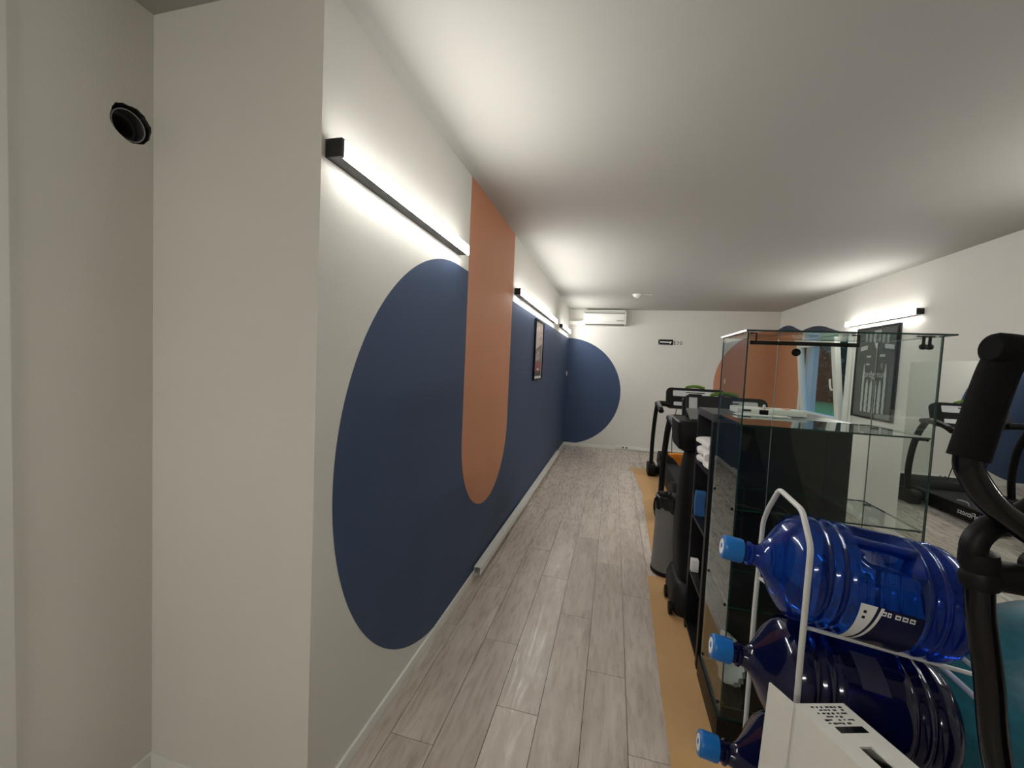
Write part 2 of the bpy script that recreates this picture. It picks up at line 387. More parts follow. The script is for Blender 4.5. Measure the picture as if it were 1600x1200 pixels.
def baseboard(name, a, b, lab): return struct(MB().box(a, b).build(name, M_trim, bevel=.003), lab)
baseboard('baseboard_left', (L, NY, 0), (L + .011, B, .054), 'thin white skirting under the navy mural')
baseboard('baseboard_far', (L + .011, B - .011, 0), (RW, B, .058), 'thin white skirting along the end wall')
baseboard('baseboard_right', (RW - .012, REAR, 0), (RW, B - .011, .058), 'white skirting below mirror and window')
baseboard('baseboard_recess', (NX, .675, 0), (NX + .011, NY, .055), 'white skirting on the recess wall')
baseboard('baseboard_recess_end', (NX + .011, NY - .011, 0), (L, NY, .055), 'white skirting on the narrow wall face')

# window
win = bpy.data.objects.new('window_1', None); COL.objects.link(win); win.location = (RW, (WY0 + WY1) / 2, WZ0); win['_org'] = tuple(win.location)
struct(win, 'white window tilted open towards the room above dark shelf unit')
def member(nm, a, b, par=win): return MB().box(a, b).build(nm, M_pvc, par, bevel=.004)
fx0, fx1 = RW + .03, RW + .10
member('frame_post', (fx0, WY0, WZ0), (fx1, WY0 + .07, WZ1)); member('frame_post', (fx0, WY1 - .07, WZ0), (fx1, WY1, WZ1))
member('frame_rail', (fx0, WY0 + .07, WZ0), (fx1, WY1 - .07, WZ0 + .06)); member('frame_rail', (fx0, WY0 + .07, WZ1 - .06), (fx1, WY1 - .07, WZ1))
member('mullion', (fx0 - .02, WY0 + .07, WZ0 + .06), (fx1, WY0 + .18, WZ1 - .06))
member('window_sill', (RW - .03, WY0 - .02, WZ0 - .03), (RW + .03, WY1 + .02, WZ0 + .002))
# casing around the opening
MB().box((RW - .012, WY0 - .05, WZ0), (RW + .03, WY0, WZ1 + .02)).box((RW - .012, WY1, WZ0), (RW + .03, WY1 + .05, WZ1 + .02)).box((RW - .012, WY0, WZ1), (RW + .03, WY1, WZ1 + .02)).build('casing', M_pvc, win)
sy0, sy1, sz0, sz1 = WY0 + .20, WY1 - .05, WZ0 + .05, WZ1 - .035
sash = bpy.data.objects.new('sash', None); COL.objects.link(sash); sash.parent = win
sash.location = Vector((RW + .02, 0, sz0)) - Vector(win['_org']) + Vector((0, 0, 0)); sash['_local'] = 1
sash.rotation_euler = (0, math.radians(-6.5), 0)
sh_ = sz1 - sz0; sw = .085
for a, b in (((-.025, sy0, 0), (.035, sy0 + sw, sh_)), ((-.025, sy1 - sw, 0), (.035, sy1, sh_)), ((-.025, sy0 + sw, 0), (.035, sy1 - sw, sw)), ((-.025, sy0 + sw, sh_ - sw), (.035, sy1 - sw, sh_))):
    MB().box(a, b).build('sash_member', M_pvc, sash, bevel=.005)
MB().box((.0, sy0 + sw, sw), (.006, sy1 - sw, sh_ - sw)).build('pane', M_pane, sash)
MB().tube(bez([(-.025, sy0 + .045, .42), (-.055, sy0 + .045, .42), (-.062, sy0 + .05, .44), (-.062, sy0 + .06, .50), (-.060, sy0 + .06, .55)]), .010, 10).build('handle', M_pvc, sash, smooth=True)
# garden outside
struct(MB().box((RW + WT, -6, .50), (26, 30, .60)).build('lawn', M_grass), 'green lawn outside the window')
hd = thing('garden_hedge', 'dark leafy hedge outside beyond the lawn', 'hedge', (7.4, 15.5, .6))
def hfn(u, v):
    th = u * math.pi; y = 1 + v * 27
    return (7.6 - .9 * math.sin(th) + .15 * math.sin(y * 3.1 + u * 9), y, .6 + 4.2 * u + .2 * math.sin(y * 1.7))
MB().grid(hfn, 14, 90, thick=(.8, 0, 0)).build('foliage', M_leaf, hd, smooth=True)
lv = MB()
for i in range(4500):
    u, v = random.random(), random.random(); q = Vector(hfn(u, v)) + Vector((random.uniform(-.35, .05), random.uniform(-.1, .1), random.uniform(-.1, .1)))
    a = Vector((random.uniform(-1, 1), random.uniform(-1, 1), random.uniform(-1, 1))).normalized() * .09; b = a.orthogonal().normalized() * .035
    lv.add([q - a, q + b, q + a, q - b], [(0, 1, 2, 3)])
lf = lv.build('leaves', mat('leaf_green', (.035, .07, .04), .35), hd); lf['kind'] = 'stuff'

# ================================================================== WALL LAMPS
def wall_lamp(y0, y1, z, side, label, parts=1):
    """side -1: left wall, +1: right wall; black cap at the near end."""
    X0 = L if side < 0 else RW; s = 1 if side < 0 else -1
    t = thing('wall_lamp', label, 'lamp', (X0, (y0 + y1) / 2, z), group='linear wall lamps')
    g = lambda d: X0 + s * d
    MB().box((g(.0005), y0, z - .026), (g(.055), y0 + .013, z + .026)).build('end_cap', M_lampblk, t, bevel=.001)
    MB().box((g(.0005), y0 + .013, z - .025), (g(.0475), y1, z + .025)).build('housing', M_lampblk, t)
    n_ = parts; ln = (y1 - y0 - .013) / n_
    for i in range(n_):
        a = y0 + .013 + i * ln; b = a + ln - (.006 if i < n_ - 1 else 0)
        poly = [(.048, -.025), (.055, -.025), (.055, .022), (.052, .025), (.048, .025)]
        MB().prism(poly, (X0, a + .0005, z), (s, 0, 0), (0, 0, 1), (0, b - a - .001, 0)).build('diffuser', M_diff, t)
    return t
wall_lamp(1.02, 2.06, 2.045, -1, 'lit linear wall lamp nearest the viewer, left of the rust stripe')
wall_lamp(3.29, 5.52, 2.055, -1, 'long lit wall lamp above the framed poster', 2)
wall_lamp(6.13, 7.25, 2.065, -1, 'short-looking lit wall lamp beside the air conditioner corner')
wall_lamp(4.30, 5.43, 2.075, 1, 'lit linear lamp on the right wall above the framed jersey')

wall_lamp(1.45, 2.57, 2.075, 1, 'unseen linear lamp added on the right wall to brighten the left wall')  # added out of view, to throw more light on the left wall
def ceiling_lamp(x, y, label):
    t = thing('ceiling_lamp', label, 'lamp', (x, y, H), group='twin tube ceiling lamps')
    MB().box((x - .60, y - .09, H - .045), (x + .60, y + .09, H - .0005)).build('housing', M_pvc, t, bevel=.004)
    for d in (-.045, .045):
        MB().tube([(x - .57, y + d, H - .064), (x + .57, y + d, H - .064)], .018, 14).build('tube', M_tube, t, smooth=True)
    for e in (-1, 1): MB().box((x + e * .575, y - .07, H - .085), (x + e * .595, y + .07, H - .0455)).build('socket', M_white, t)
M_tube = mat('lamp_tube', (.9, .9, .88), .5, emit=(1.0, .97, .90), es=TUBE)
ceiling_lamp(-.80, -2.05, 'twin tube ceiling lamp behind the viewer')

# ================================================================== LEFT WALL THINGS
fr = thing('framed_poster', 'black framed poster with pale top and red bottom on navy wall', 'poster', (L, 4.46, 1.285))
py0, py1, pz0, pz1, px_ = 4.215, 4.705, 1.285, 1.945, L + EPS
for a, b in (((px_, py0, pz0), (px_ + .022, py0 + .018, pz1)), ((px_, py1 - .018, pz0), (px_ + .022, py1, pz1)), ((px_, py0 + .018, pz0), (px_ + .022, py1 - .018, pz0 + .018)), ((px_, py0 + .018, pz1 - .018), (px_ + .022, py1 - .018, pz1))):
    MB().box(a, b).build('frame_bar', M_black, fr, bevel=.002)
MB().box((px_, py0 + .018, pz0 + .018), (px_ + .009, py1 - .018, pz1 - .018)).build('mat_board', M_white, fr)
def flat(nm, poly, m, d, dep=.0008, par=fr): return MB().prism(poly, (px_ + .009 + d, 0, 0), (0, 1, 0), (0, 0, 1), (dep, 0, 0)).build(nm, m, par)
pa, pb, qa, qb = py0 + .05, py1 - .05, pz0 + .045, pz1 - .05
flat('print_pale', [(pa, 1.615), (pb, 1.70), (pb, qb), (pa, qb)], M_pink, 0)
flat('print_grey', [(pa, 1.49), (pb, 1.49), (pb, 1.70), (pa, 1.615)], M_pgrey, 0)
flat('print_red', [(pa, qa + .04), (pb, qa + .04), (pb, 1.49), (pa, 1.49)], M_red, 0)
flat('print_dark', [(pa, qa)] + [(pa + (pb - pa) * i / 12, qa + .045 + .02 * math.sin(i / 12 * math.pi)) for i in range(13)] + [(pb, qa)], M_pdark, .0008)
for i, (u, v, h_) in enumerate(((.10, 1.50, .07), (.155, 1.50, .11), (.21, 1.51, .09), (.265, 1.51, .12), (.31, 1.53, .05))):
    flat('printed_glyph', [(py0 + u, v), (py0 + u + .035, v), (py0 + u + .035, v + h_ * .35), (py0 + u + .015, v + h_ * .35), (py0 + u + .015, v + h_ * .6), (py0 + u + .035, v + h_ * .6), (py0 + u + .035, v + h_), (py0 + u, v + h_)], M_pink, .0008)
for i in range(9):
    u, v = py0 + .1 + random.random() * .28, 1.72 + random.random() * .14
    flat('print_fleck', [(u, v), (u + .03, v + .01), (u + .02, v + .035), (u - .01, v + .025)], M_pgrey if i % 3 == 0 else M_white, .0008)
flat('printed_oval', [(py0 + .24 + .06 * math.cos(a * .5236), qa + .075 + .012 * math.sin(a * .5236)) for a in range(12)], M_white, .0012)
sw_ = thing('light_switch', 'small white switch plate on navy wall by far corner', 'switch', (L, 7.38, 1.33))
MB().box((L + EPS, 7.345, 1.29), (L + .011, 7.425, 1.37)).build('plate', M_white, sw_, bevel=.003)
MB().box((L + .011, 7.36, 1.305), (L + .016, 7.41, 1.355)).build('rocker', M_white, sw_, bevel=.002)
# cable duct along the floor
du = thing('cable_duct', 'white plastic cable duct with open end along navy wall skirting', 'duct', (L + .036, 4.5, .0))
D0, D1, dx0, dx1, dz0, dz1, tk = 2.50, 6.42, L + .0125, L + .058, .040, .088, .003
MB().box((dx0, D0, dz0), (dx0 + tk, D1, dz1)).box((dx1 - tk, D0, dz0), (dx1, D1, dz1)).box((dx0 + tk, D0, dz0), (dx1 - tk, D1, dz0 + tk)).build('channel', M_pvc, du)
MB().box((dx0 - .0005, D0 + .004, dz1), (dx1 + .001, D1, dz1 + .004)).box((dx1 + .0002, D0 + .004, dz1 - .012), (dx1 + .002, D1, dz1)).build('cover', M_pvc, du)
MB().box((dx0, D1 + .001, dz0 - .003), (dx1 + .004, D1 + .05, dz1 + .007)).build('end_piece', M_pvc, du, bevel=.003)

# ================================================================== END WALL THINGS
ac = thing('air_conditioner', 'white split air conditioner high on the end wall', 'air conditioner', (-.21, B, 2.2))
AX0, AX1 = -.575, .15
prof = [(0, .0), (-.13, .0), (-.185, .035), (-.195, .085), (-.195, .20), (-.17, .235), (0, .235)]
MB().prism(prof, (AX0 + .02, B - .001, 2.205), (0, 1, 0), (0, 0, 1), (AX1 - AX0 - .04, 0, 0)).build('body', M_pvc, ac, bevel=.006)
for x0, x1 in ((AX0, AX0 + .0195), (AX1 - .0195, AX1)): MB().prism([(u * 1.02, v) for u, v in prof], (x0, B - .001, 2.205), (0, 1, 0), (0, 0, 1), (x1 - x0, 0, 0)).build('side_cover', M_pvc, ac, bevel=.004)
MB().box((AX0 + .03, B - .204, 2.305), (AX1 - .03, B - .197, 2.40)).build('front_panel', M_pvc, ac, bevel=.003)
MB().box((AX0 + .03, B - .2035, 2.410), (AX1 - .03, B - .1965, 2.416)).build('intake_slot', M_dark, ac)
MB().par((AX0 + .03, B - .165, 2.222), (AX1 - AX0 - .06, 0, 0), (0, -.036, .045), (0, -.004, -.002)).build('louvre', M_trim, ac)
MB().par((AX0 + .03, B - .150, 2.206), (AX1 - AX0 - .06, 0, 0), (0, -.032, .020), (0, -.003, -.003)).build('outlet_slot', M_greyp, ac)
MB().box((AX1 - .16, B - .2045, 2.282), (AX1 - .04, B - .1975, 2.292)).build('indicator_strip', M_greyp, ac)
tr = thing('pipe_trunking', 'white pipe trunking between corner and air conditioner', 'trunking', (-.7, B, 2.2))
MB().box((L, B - .075, 2.215), (AX0, B, 2.285)).build('cover', M_pvc, tr, bevel=.006)
MB().box((AX0 - .03, B - .085, 2.205), (AX0 - .001, B - .0005, 2.295)).build('collar', M_pvc, tr, bevel=.004)
MB().box((AX0 + .03, B - .13, 2.4415), (AX1 - .02, B - .0005, 2.475)).build('mounting_cover', M_pvc, ac)
sg = thing('key_sign', 'small black sign with white key bar on the end wall', 'sign', (.84, B, 1.95))
def onwall(poly, d, m, nm, par=sg, dep=.002): return MB().prism(poly, (0, B - d, 0), (1, 0, 0), (0, 0, 1), (0, -dep, 0)).build(nm, m, par)
onwall(rrect(.716, 1.908, .955, 2.000, .008), 0, M_black, 'plate', dep=.008)
onwall([(.742, 1.944), (.742, 1.966), (.90, 1.962), (.925, 1.972), (.932, 1.955), (.912, 1.925), (.90, 1.925), (.905, 1.944)], .008, M_white, 'key_bar')
for x in (.732, .732): pass
for x, z in ((.731, 1.985), (.731, 1.923)): onwall([(x + .006 * math.cos(a), z + .006 * math.sin(a)) for a in [i * .785 for i in range(8)]], .008, M_white, 'screw')
for x in (.78, .835, .88): onwall(rrect(x, 1.914, x + .02, 1.920, .002), .008, M_greyp, 'printed_mark'); onwall(rrect(x, 1.987, x + .02, 1.992, .002), .008, M_greyp, 'printed_mark')
for ch, x in (('E', .985), ('7', 1.035), ('0', 1.085)):
    lettering(ch, .085, 'letter', mat('sign_outline', (.10, .10, .095), .5), sg, frame_mtx((x, B - .0015, 1.940), (1, 0, 0), (0, 0, 1)), .001)
tk2 = thing('socket_trunking', 'white skirting trunking with sockets on the end wall', 'trunking', (.9, B, .03))
MB().box((.10, B - .040, .030), (RW - .05, B - .0112, .085)).build('cover', M_pvc, tk2, bevel=.003)
for x in (.23, .29):
    s_ = MB().lathe([(.018, 0), (.018, .002)], (x, B - .040, .058), (0, -1, 0), 16).build('socket', M_greyp, tk2)
    for d in (-.006, .006): MB().lathe([(.0025, 0), (.0025, .0008)], (x + d, B - .0421, .058), (0, -1, 0), 8).build('pin_hole', M_black, s_)
sd = thing('smoke_detector', 'round white smoke detector on the ceiling', 'smoke detector', (.25, 5.93, H))
MB().lathe([(.058, 0), (.058, -.012), (.052, -.030), (.030, -.040), (.028, -.046)], (.25, 5.93, H)).build('dome', M_white, sd, smooth=True)
MB().lathe([(.068, 0), (.068, -.008)], (.25, 5.93, H)).build('base_ring', M_pvc, sd, smooth=True)
MB().box((.318, 5.925, H - .008), (.45, 5.935, H - .0005)).build('cable_cover', M_pvc, sd)

# ================================================================== RIGHT WALL THINGS
mi = thing('wall_mirror', 'large frameless mirror on the right wall reflecting a treadmill', 'mirror', (RW, 2.4, .1))
MB().box((RW - .0105, .2, .085), (RW - .006, 4.392, 1.632)).build('mirror_glass', M_mirror, mi)
MB().box((RW - .006, .202, .087), (RW - .0005, 4.39, 1.63)).build('backing_board', M_greyp, mi)
MB().box((RW - .016, .2, .068), (RW - .001, 4.392, .0845)).build('bottom_rail', M_trim, mi)
jf = thing('framed_jersey', 'black framed football jersey with white stripes on right wall', 'framed jersey', (RW, 4.9, 1.06))
jy0, jy1, jz0, jz1 = 4.56, 5.225, 1.06, 2.005
def jflat(nm, poly, m, d, dep=.002): return MB().prism(poly, (RW - d, 0, 0), (0, 1, 0), (0, 0, 1), (-dep, 0, 0)).build(nm, m, jf)
jflat('backing', [(jy0, jz0), (jy1, jz0), (jy1, jz1), (jy0, jz1)], M_jback, .0005, .012)
for a, b in (((jy0, jz0), (jy0 + .02, jz1)), ((jy1 - .02, jz0), (jy1, jz1)), ((jy0 + .02, jz0), (jy1 - .02, jz0 + .02)), ((jy0 + .02, jz1 - .02), (jy1 - .02, jz1))):
    MB().box((RW - .030, a[0], a[1]), (RW - .0126, b[0], b[1])).build('frame_bar', M_black, jf, bevel=.002)
jc = (jy0 + jy1) / 2     # image left is +Y on this wall
U = lambda u: jc - u     # u to the image right
body = [(-.10, 1.89), (-.06, 1.86), (0, 1.78), (.06, 1.86), (.10, 1.89), (.29, 1.81), (.295, 1.62), (.215, 1.60), (.22, 1.12), (-.22, 1.12), (-.215, 1.60), (-.295, 1.62), (-.29, 1.81)]
jflat('shirt', [(U(u), v) for u, v in body], M_jersey, .0125, .004)
jflat('collar', [(U(u), v) for u, v in [(-.055, 1.885), (.055, 1.885), (0, 1.775)]], M_jwhite, .0166, .001)
jflat('collar_inner', [(U(u), v) for u, v in [(-.03, 1.885), (.03, 1.885), (0, 1.82)]], M_pgrey, .0177, .001)
jflat('name_tag', [(U(u), v) for u, v in [(-.055, 1.925), (.055, 1.925), (.055, 1.965), (-.055, 1.965)]], M_jwhite, .0126, .001)
for i, (u, top) in enumerate(((-.175, 1.62), (-.105, 1.46), (-.035, 1.455), (.035, 1.455), (.105, 1.46), (.175, 1.62))):
    L_ = []; R_ = []
    for k in range(14):
        f = k / 13; z = 1.125 + (top - 1.125) * f; wv = .006 * math.sin(k * 2.4 + i * 1.7) * (1 - f); hw = (.021 if abs(u) < .15 else .017) * (1 if f < .8 else (1 - f) * 4 + .2)
        L_.append((U(u - hw + wv), z)); R_.append((U(u + hw + wv), z))
    jflat('stripe', L_ + R_[::-1], M_jwhite, .0166, .001)
jm = lambda u, z: frame_mtx((RW - .0180, U(u), z), (0, -1, 0), (0, 0, 1))
lettering('ordgynut', .096, 'lettering', M_jwhite, jf, jm(0, 1.515), .0005)
for u, z, w_, h_, a in ((-.205, 1.79, .06, .022, .12), (.205, 1.79, .07, .022, -.12), (-.11, 1.70, .035, .010, 0), (.11, 1.705, .04, .012, 0), (-.12, 1.62, .03, .008, 0)):
    MB().par((RW - .0167, U(u - w_), z - h_ - a * w_), (0, -2 * w_, 2 * a * w_), (0, 0, 2 * h_), (-.0008, 0, 0)).build('sponsor_print', M_jwhite, jf)
jflat('crest', [(U(.11 + u), 1.60 + v) for u, v in [(-.02, .03), (.02, .03), (.02, -.01), (0, -.035), (-.02, -.01)]], M_greyp, .0167, .001)
MB().box((RW - .0265, jy0 + .021, jz0 + .021), (RW - .0240, jy1 - .021, jz1 - .021)).build('glazing', M_glass, jf)

# ================================================================== KRAFT PAPER
Z0 = .0022
kp1 = tag(MB().prism([(.315, 6.22), (.36, 5.6), (.40, 4.97), (.385, 4.2), (.369, 3.51), (.372, 2.96), (1.20, 2.96), (1.20, 6.18)], (0, 0, .0003), (1, 0, 0), (0, 1, 0), (0, 0, .0008)).build('kraft_paper', M_kraft, origin=(1, 4.6, 0)), 'brown kraft paper sheet on floor under the treadmills', 'paper')
kp2 = MB()
def k2(u, v):
    x0 = .308 - .035 * max(0, (2.9 - (1.36 + 1.60 * v)) / 1.75); x = x0 + u * (1.09 - x0); y = 1.36 + 1.60 * v
    z = .0012
    if u < .18 and v < .28: z += .018 * (1 - u / .18) * math.sin(v / .28 * math.pi)
    return (x, y, z)
kp2.grid(k2, 26, 40, thick=(0, 0, .0008))
tag(kp2.build('kraft_paper', M_kraft, smooth=True, origin=(.9, 2, 0)), 'brown kraft paper with lifted edge under the glass cabinet', 'paper')

# ================================================================== TREADMILLS
def treadmill(org, label):
    t = thing('treadmill', label, 'treadmill', org, 0.0, 'treadmills')
    HW = .50
    MB().box((-.30, -.98, .125), (.30, .18, .145)).build('running_belt', M_dark, t, bevel=.004)
    MB().box((-.31, -.97, .06), (.31, .30, .120)).build('deck_frame', M_black, t, bevel=.006)
    for s in (-1, 1):
        rail = MB().prism([(-1.0, .04), (.30, .04), (.30, .17), (-.93, .165), (-1.0, .13)], (s * .315, 0, 0), (0, 1, 0), (0, 0, 1), (s * .075, 0, 0)).build('side_rail', M_black, t, bevel=.008)
        MB().prism([(-1.05, .02), (-1.0005, .02), (-1.0005, .15), (-1.03, .14), (-1.05, .10)], (s * .30, 0, 0), (0, 1, 0), (0, 0, 1), (s * .10, 0, 0)).build('rear_cap', M_dark, t, bevel=.006)
        for y in (-.94, .40):
            MB().lathe([(.022, 0), (.024, .012), (.022, .038)], (s * .34, y, .0), (0, 0, 1), 14).build('rubber_foot', M_black, t)
        # foot cover, upright, handrail
        MB().prism(rrect(-.13, .0, .17, .16, .05), (s * (HW - .05), 0, 0), (0, 1, 0), (0, 0, 1), (s * .10, 0, 0)).build('foot_cover', M_black, t, bevel=.012)
        MB().box((s * .39, .0, .02), (s * (HW - .051), .12, .11)).build('crossbar', M_black, t, bevel=.006)
        up = bez([(s * HW, .03, .12), (s * (HW), .06, .38), (s * (HW - .005), .03, .66), (s * (HW - .01), -.04, .86), (s * (HW - .015), -.12, .985)], 6)
        MB().tube(up, .043, 14, flat=(1.0, .62), upv=(0, 1, 0)).build('upright', M_black, t, smooth=True)
        hr = bez([(s * (HW - .02), -.06, 1.005), (s * (HW - .015), -.20, 1.015), (s * (HW - .02), -.40, .985), (s * (HW - .03), -.50, .94)], 6)
        ar = MB().tube(hr, .038, 12, flat=(.75, .9), upv=(0, 0, 1)).build('handrail', M_black, t, smooth=True)
        MB().tube([Vector(q) + Vector((0, 0, .024)) for q in hr[6:16]], .022, 10, flat=(.4, 1), upv=(0, 0, 1)).build('grip_pad', M_greyp, ar, smooth=True)
        MB().tube(bez([(s * (HW - .015), -.09, 1.0), (s * .42, -.10, 1.01), (s * .33, -.06, 1.0)], 5), .036, 12, flat=(1, 1.2)).build('console_arm', M_black, t, smooth=True)
    lettering('LifeFitness', .085, 'lettering', M_white, t, frame_mtx((.3915, -.72, .10), (0, 1, 0), (0, 0, 1)), .0006)
    # motor hood
    hp = [(.12, .15), (.16, .23), (.28, .27), (.42, .25), (.52, .17), (.54, .05), (.12, .05)]
    MB().prism(hp, (-.37, .08, 0), (0, 1, 0), (0, 0, 1), (.74, 0, 0)).build('motor_hood', M_black, t, bevel=.02, bseg=3)
    # console, leaning back
    up_, rt, nm = Vector((0, .30, .954)), Vector((1, 0, 0)), Vector((0, -.954, .30))
    c0 = Vector((0, -.06, .955))
    def face(poly, nm_, m, d, dep, par=t, bev=0): return MB().prism(poly, c0 + nm * d, rt, up_, nm * dep).build(nm_, m, par, bevel=bev)
    cons = face(rrect(-.365, 0, .365, .285, .06), 'console', M_black, -.05, .07, bev=.012)
    face(rrect(-.28, .165, .28, .245, .012), 'display_panel', M_silver, .0202, .004, cons)
    face(rrect(-.085, .17, .085, .205, .005), 'screen', M_lcd, .0243, .002, cons)
    face(rrect(-.12, .215, .12, .226, .003), 'screen', M_lcd, .0243, .002, cons)
    for k in range(4): face(rrect(-.16 + k * .06, .115, -.12 + k * .06, .14, .004), 'button', M_silver, .0202, .003, cons)
    face(rrect(-.27, .035, .27, .085, .012), 'accessory_tray', M_silver, .0202, .003, cons)
    face(rrect(-.06, .045, .06, .075, .004), 'stop_bar', M_lcd, .0233, .003, cons)
    MB().grid(lambda u, v: c0 + up_ * (.286 + .025 * math.sin(u * math.pi)) + rt * (-.12 + .24 * u) + nm * (-.045 + .06 * v), 12, 4, thick=(0, -.010, .024)).build('green_top', M_green, cons, smooth=True)
    MB().tube(bez([(.05, .02, .95), (.06, .03, .6), (.03, .16, .30)], 5), .005, 6).build('cable', M_black, t, smooth=True)
    MB().tube(bez([(-.22, .0, .95), (-.25, .02, .60), (-.22, .14, .26)], 5), .005, 6).build('cable', M_black, t, smooth=True)
    MB().tube(bez([(.345, -.62, .172), (.36, -.62, .205), (.37, -.56, .21), (.37, -.50, .20)], 5), .006, 8).build('lever', M_silver, t, smooth=True)
    return t
treadmill((1.075, 5.90, Z0), 'black treadmill farthest away, console before the end wall')
treadmill((1.02, 4.17, Z0), 'black treadmill in the middle, orange bag hanging from its console')

# orange bag hanging from the near treadmill's console
ob = thing('orange_bag', 'orange pennant-shaped bag with black print hanging on a treadmill', 'bag', (.72, 3.93, .62))
def bagf(u, v):       # u across, v down
    wd = .15 * (1 - v) + .012; x = .70 + v * .13 + (u - .5) * 2 * wd
    return (x, 3.93 - .035 * math.sin(u * math.pi) + .012 * math.sin(u * 14 + v * 5), .70 - .31 * v + .045 * (u - .3) * (1 - v))
MB().grid(bagf, 14, 12, thick=(0, .02, 0)).build('cloth', M_orange, ob, smooth=True)
MB().grid(lambda u, v: Vector(bagf(u, v * .10)) + Vector((-.012 + .02 * u, -.012, .004)), 14, 2, thick=(0, .04, .006)).build('rim', M_orange, ob, smooth=True)
for r_ in range(5):
    for c_ in range(3):
        u, v = .28 + c_ * .17, .20 + r_ * .14
        a = Vector(bagf(u, v)); b = Vector(bagf(u + .11, v)); d = Vector(bagf(u + .02, v + .075)); MB().add([a + Vector((0, -.004, 0)), b + Vector((0, -.004, 0)), b + (d - a) * .35 + Vector((0, -.004, 0)), d + Vector((0, -.004, 0))], [(0, 1, 2, 3)]).build('printed_mark', M_black, ob)
MB().tube([(.70, 3.935, .70), (.735, 3.98, .98), (.74, 4.10, 1.0)], .004, 6).build('cord', M_black, ob)

# ================================================================== BIN
bn = thing('waste_bin', 'grey waste bin with black liner beside the machines', 'bin', (.452, 3.07, Z0))
BX, BY = .452, 3.07
MB().lathe([(.112, .030), (.110, .10), (.104, .35), (.100, .53), (.096, .53), (.100, .10), (.100, .045)], (BX, BY, Z0), n=40).build('shell', M_bin, bn, smooth=True)
MB().lathe([(.110, 0), (.116, .006), (.116, .026), (.1125, .0295)], (BX, BY, Z0), n=40).build('base_ring', M_black, bn, smooth=True)
def linf(r, h, q): return r + .0025 * math.sin(q * 9 + h * 30) + .0015 * math.sin(q * 23)
lp = MB(); nn = 56; rows = [(.1055, .47), (.1065, .50), (.1065, .535), (.108, .552), (.100, .560), (.092, .545), (.088, .47), (.082, .30)]
vs = []; fs = []
for i, (r, h) in enumerate(rows):
    for j in range(nn):
        q = 2 * math.pi * j / nn; rr = linf(r, h, q); z = h + (.012 * math.sin(q * 5) + .006 * math.sin(q * 13) if i == 0 else .004 * math.sin(q * 7 + i))
        vs.append((BX + rr * math.cos(q), BY + rr * math.sin(q), Z0 + z))
for i in range(len(rows) - 1):
    for j in range(nn): fs.append((i * nn + j, i * nn + (j + 1) % nn, (i + 1) * nn + (j + 1) % nn, (i + 1) * nn + j))
lp.add(vs, fs).build('liner', M_bag, bn, smooth=True)
MB().tube(bez([(BX - .108, BY - .02, .54), (BX - .118, BY - .03, .50), (BX - .116, BY - .03, .45)]), .006, 8).build('carry_handle', M_black, bn, smooth=True)

# ================================================================== NEARER MACHINE (behind the black shelf)
cm = thing('exercise_machine', 'black upright exercise machine wedged behind the dark shelf unit', 'exercise machine', (.68, 2.72, Z0))
def loft(secs, name, m, par, n=28, e=.55):
    vs = []; fs = []
    for (z, x0, x1, y0, y1) in secs:
        for j in range(n):
            q = 2 * math.pi * j / n; c, s = math.cos(q), math.sin(q)
            vs.append(((x0 + x1) / 2 + (x1 - x0) / 2 * math.copysign(abs(c) ** e, c), (y0 + y1) / 2 + (y1 - y0) / 2 * math.copysign(abs(s) ** e, s), z))
    for i in range(len(secs) - 1):
        for j in range(n): fs.append((i * n + j, i * n + (j + 1) % n, (i + 1) * n + (j + 1) % n, (i + 1) * n + j))
    fs += [tuple(reversed(range(n))), tuple((len(secs) - 1) * n + j for j in range(n))]
    return MB().add(vs, fs).build(name, m, par, smooth=True)
loft([(Z0 + .20, .440, .92, 2.49, 2.86), (.30, .430, .92, 2.49, 2.88), (.50, .425, .90, 2.50, 2.88), (.70, .432, .88, 2.52, 2.87), (.85, .445, .86, 2.55, 2.86), (.97, .465, .84, 2.58, 2.85)], 'column', M_black, cm)
loft([(Z0, .425, .95, 2.50, 2.84), (.05, .405, .96, 2.475, 2.86), (.14, .405, .96, 2.475, 2.86), (.19, .425, .94, 2.49, 2.85), (Z0 + .1995, .44, .92, 2.50, 2.84)], 'base_shroud', M_dark, cm, 36, .3)
for y in (2.53, 2.72):
    w_ = MB().lathe([(.016, 0), (.036, .003), (.036, .022), (.016, .025)], (.392, y, .0385), (1, 0, 0), 20).build('transport_wheel', M_black, cm, smooth=True)
hdp = loft([(.9705, .43, .81, 2.62, 2.88), (.985, .405, .83, 2.59, 2.91), (1.06, .397, .835, 2.58, 2.92), (1.145, .392, .835, 2.59, 2.92), (1.155, .40, .83, 2.60, 2.91)], 'console_head', M_black, cm, 40, .16)
MB().box((.50, 2.577, 1.045), (.512, 2.580, 1.060)).build('logo_mark', M_white, hdp); MB().box((.516, 2.577, 1.045), (.522, 2.580, 1.060)).build('logo_mark', M_white, hdp)
MB().par((.47, 2.66, 1.1555), (.30, 0, 0), (0, .18, .05), (0, -.01, .012)).build('worn_top', M_greyp, hdp)
MB().par((.475, 2.85, 1.16), (.28, 0, 0), (0, .04, .14), (0, .025, -.008)).build('display_back', M_dark, hdp, bevel=.006)
MB().par((.49, 2.845, 1.175), (.05, 0, 0), (0, .032, .11), (0, -.004, .001)).build('display_panel', M_silver, hdp)

